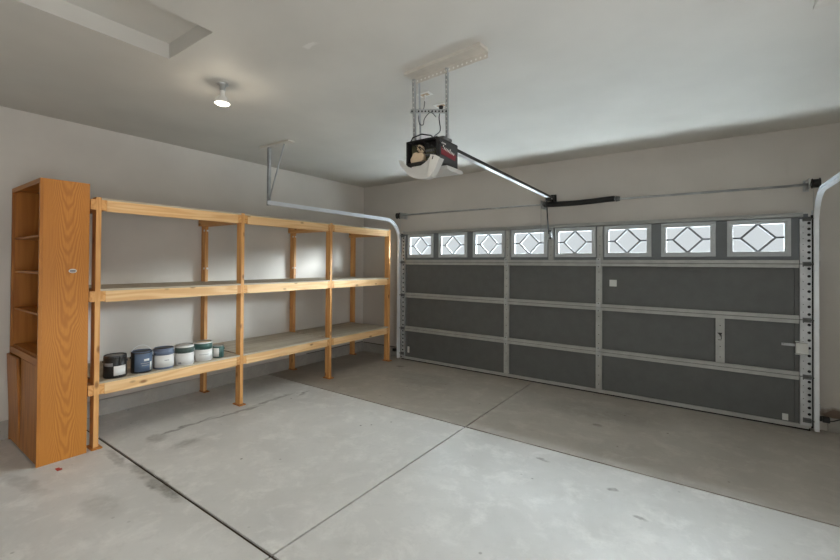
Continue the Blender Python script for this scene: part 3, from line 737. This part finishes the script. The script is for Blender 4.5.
can('small green quart paint can with a white label, last in the row', -4.325, 2.372, .054, .125, M['c_green'],
    [('wrap_label', M['c_green'], .05, .9, 0, 359, None), ('front_label', M['c_white'], .12, .85, -85, -22, 'white label')], [S_, S_], 'down')

# ------------------------------------------------------------------ safety sensors on the tracks
def sensor(x, sg, label):
    y = 5.31; o = thing('safety_sensor', label, 'safety sensor', (x, y, .15), 'garage door safety sensors')
    bm = nb(); box(bm, x, x + sg * .07, y + .02, y + .024, .12, .17); part('bracket', bm, M['black'], o)
    bm = nb(); box(bm, x + sg * .015, x + sg * .065, y - .03, y + .02, .125, .175); part('sensor_eye', bm, M['blackp'], o, .006)
    bm = nb(); tube(bm, smooth([(x + sg * .04, y + .024, .145), (x + sg * .09, y + .07, .12), (x + sg * .18, YF - .006, .13), (x + sg * .35, YF - .006, .145), (x + sg * (.7 if sg > 0 else .8), YF - .006, .14)]), .005, 8); part('wire', bm, M['blackp'], o)
sensor(.852, 1, 'black safety sensor with wire at the foot of the right track')
sensor(-4.202, -1, 'black safety sensor at the foot of the left track behind shelf post')

# ------------------------------------------------------------------ camera
yaw, pit, rol, fpx, cyp = -0.613717510, 0.00927232058, 0.00647035057, 409.776559, 259.463790
H = 1.58
f = Vector((sin(yaw) * cos(pit), cos(yaw) * cos(pit), sin(pit))); r = Vector((cos(yaw), -sin(yaw), 0)); u = r.cross(f)
r2 = r * cos(rol) + u * sin(rol); u2 = r2.cross(f)
cam = bpy.data.cameras.new('camera'); co = link(bpy.data.objects.new('camera', cam))
Mx = Matrix((r2, u2, -f)).transposed().to_4x4(); Mx.translation = (0, 0, H); co.matrix_world = Mx
cam.sensor_width = 36; cam.sensor_fit = 'HORIZONTAL'; cam.lens = fpx / 840 * 36; cam.shift_y = -(280 - cyp) / 840; cam.clip_start = .05
S.camera = co

# ------------------------------------------------------------------ light
w = bpy.data.worlds.new('overcast_sky'); S.world = w; w.use_nodes = True
bgn = w.node_tree.nodes['Background']; bgn.inputs[0].default_value = (.93, .965, 1., 1); bgn.inputs[1].default_value = .85
def area(name, loc, aim, sx, sy, power, col=(1, 1, 1), spread=180):
    l = bpy.data.lights.new(name, 'AREA'); l.shape = 'RECTANGLE'; l.size = sx; l.size_y = sy; l.energy = power; l.color = col; l.spread = radians(spread)
    o = link(bpy.data.objects.new(name, l)); o.location = loc
    o.rotation_euler = (Vector(aim) - Vector(loc)).to_track_quat('-Z', 'Y').to_euler()
    return o
area('right_fill', (XR + .02, .2, 1.15), (-4.0, -.3, 1.7), 2.8, 1.8, 66, (1, .975, .94))  # added fill from the right, set in the invented wall opening
area('driveway_daylight', (-1.69, 8.95, .1), (-1.69, 8.95, 3), 9., 6.2, 6400, (.80, .91, 1.))
area('sky_daylight', (-1.69, 11., 5.3), (-1.69, 4.5, 1.7), 10., 3., 9500, (.84, .93, 1.))
area('apron_daylight', (-1.69, 6.15, .05), (-1.69, 6.15, 3), 6., 1.1, 700, (.84, .93, 1.))
area('street_daylight', (6.8, 11.5, 3.9), (-4.5, 3.2, 1.2), 5., 2.2, 14000, (.88, .95, 1.))
pl = bpy.data.lights.new('lamp_light', 'SPOT'); pl.energy = 27; pl.color = (1, .86, .66); pl.shadow_soft_size = .05; pl.spot_size = radians(165); pl.spot_blend = .5
po = link(bpy.data.objects.new('lamp_light', pl)); po.location = (LC[0], LC[1], ZC - .18)
pg = bpy.data.lights.new('lamp_glow', 'POINT'); pg.energy = 2.2; pg.color = (1, .88, .7); pg.shadow_soft_size = .04
pq = link(bpy.data.objects.new('lamp_glow', pg)); pq.location = (LC[0], LC[1], ZC - .21)

S.view_settings.view_transform = 'Standard'; S.view_settings.look = 'None'; S.view_settings.gamma = 1; S.view_settings.use_curve_mapping = False
S.view_settings.exposure = 0.0
S.cycles.use_denoising = True; S.cycles.max_bounces = 10; S.cycles.diffuse_bounces = 6; S.cycles.sample_clamp_indirect = 6
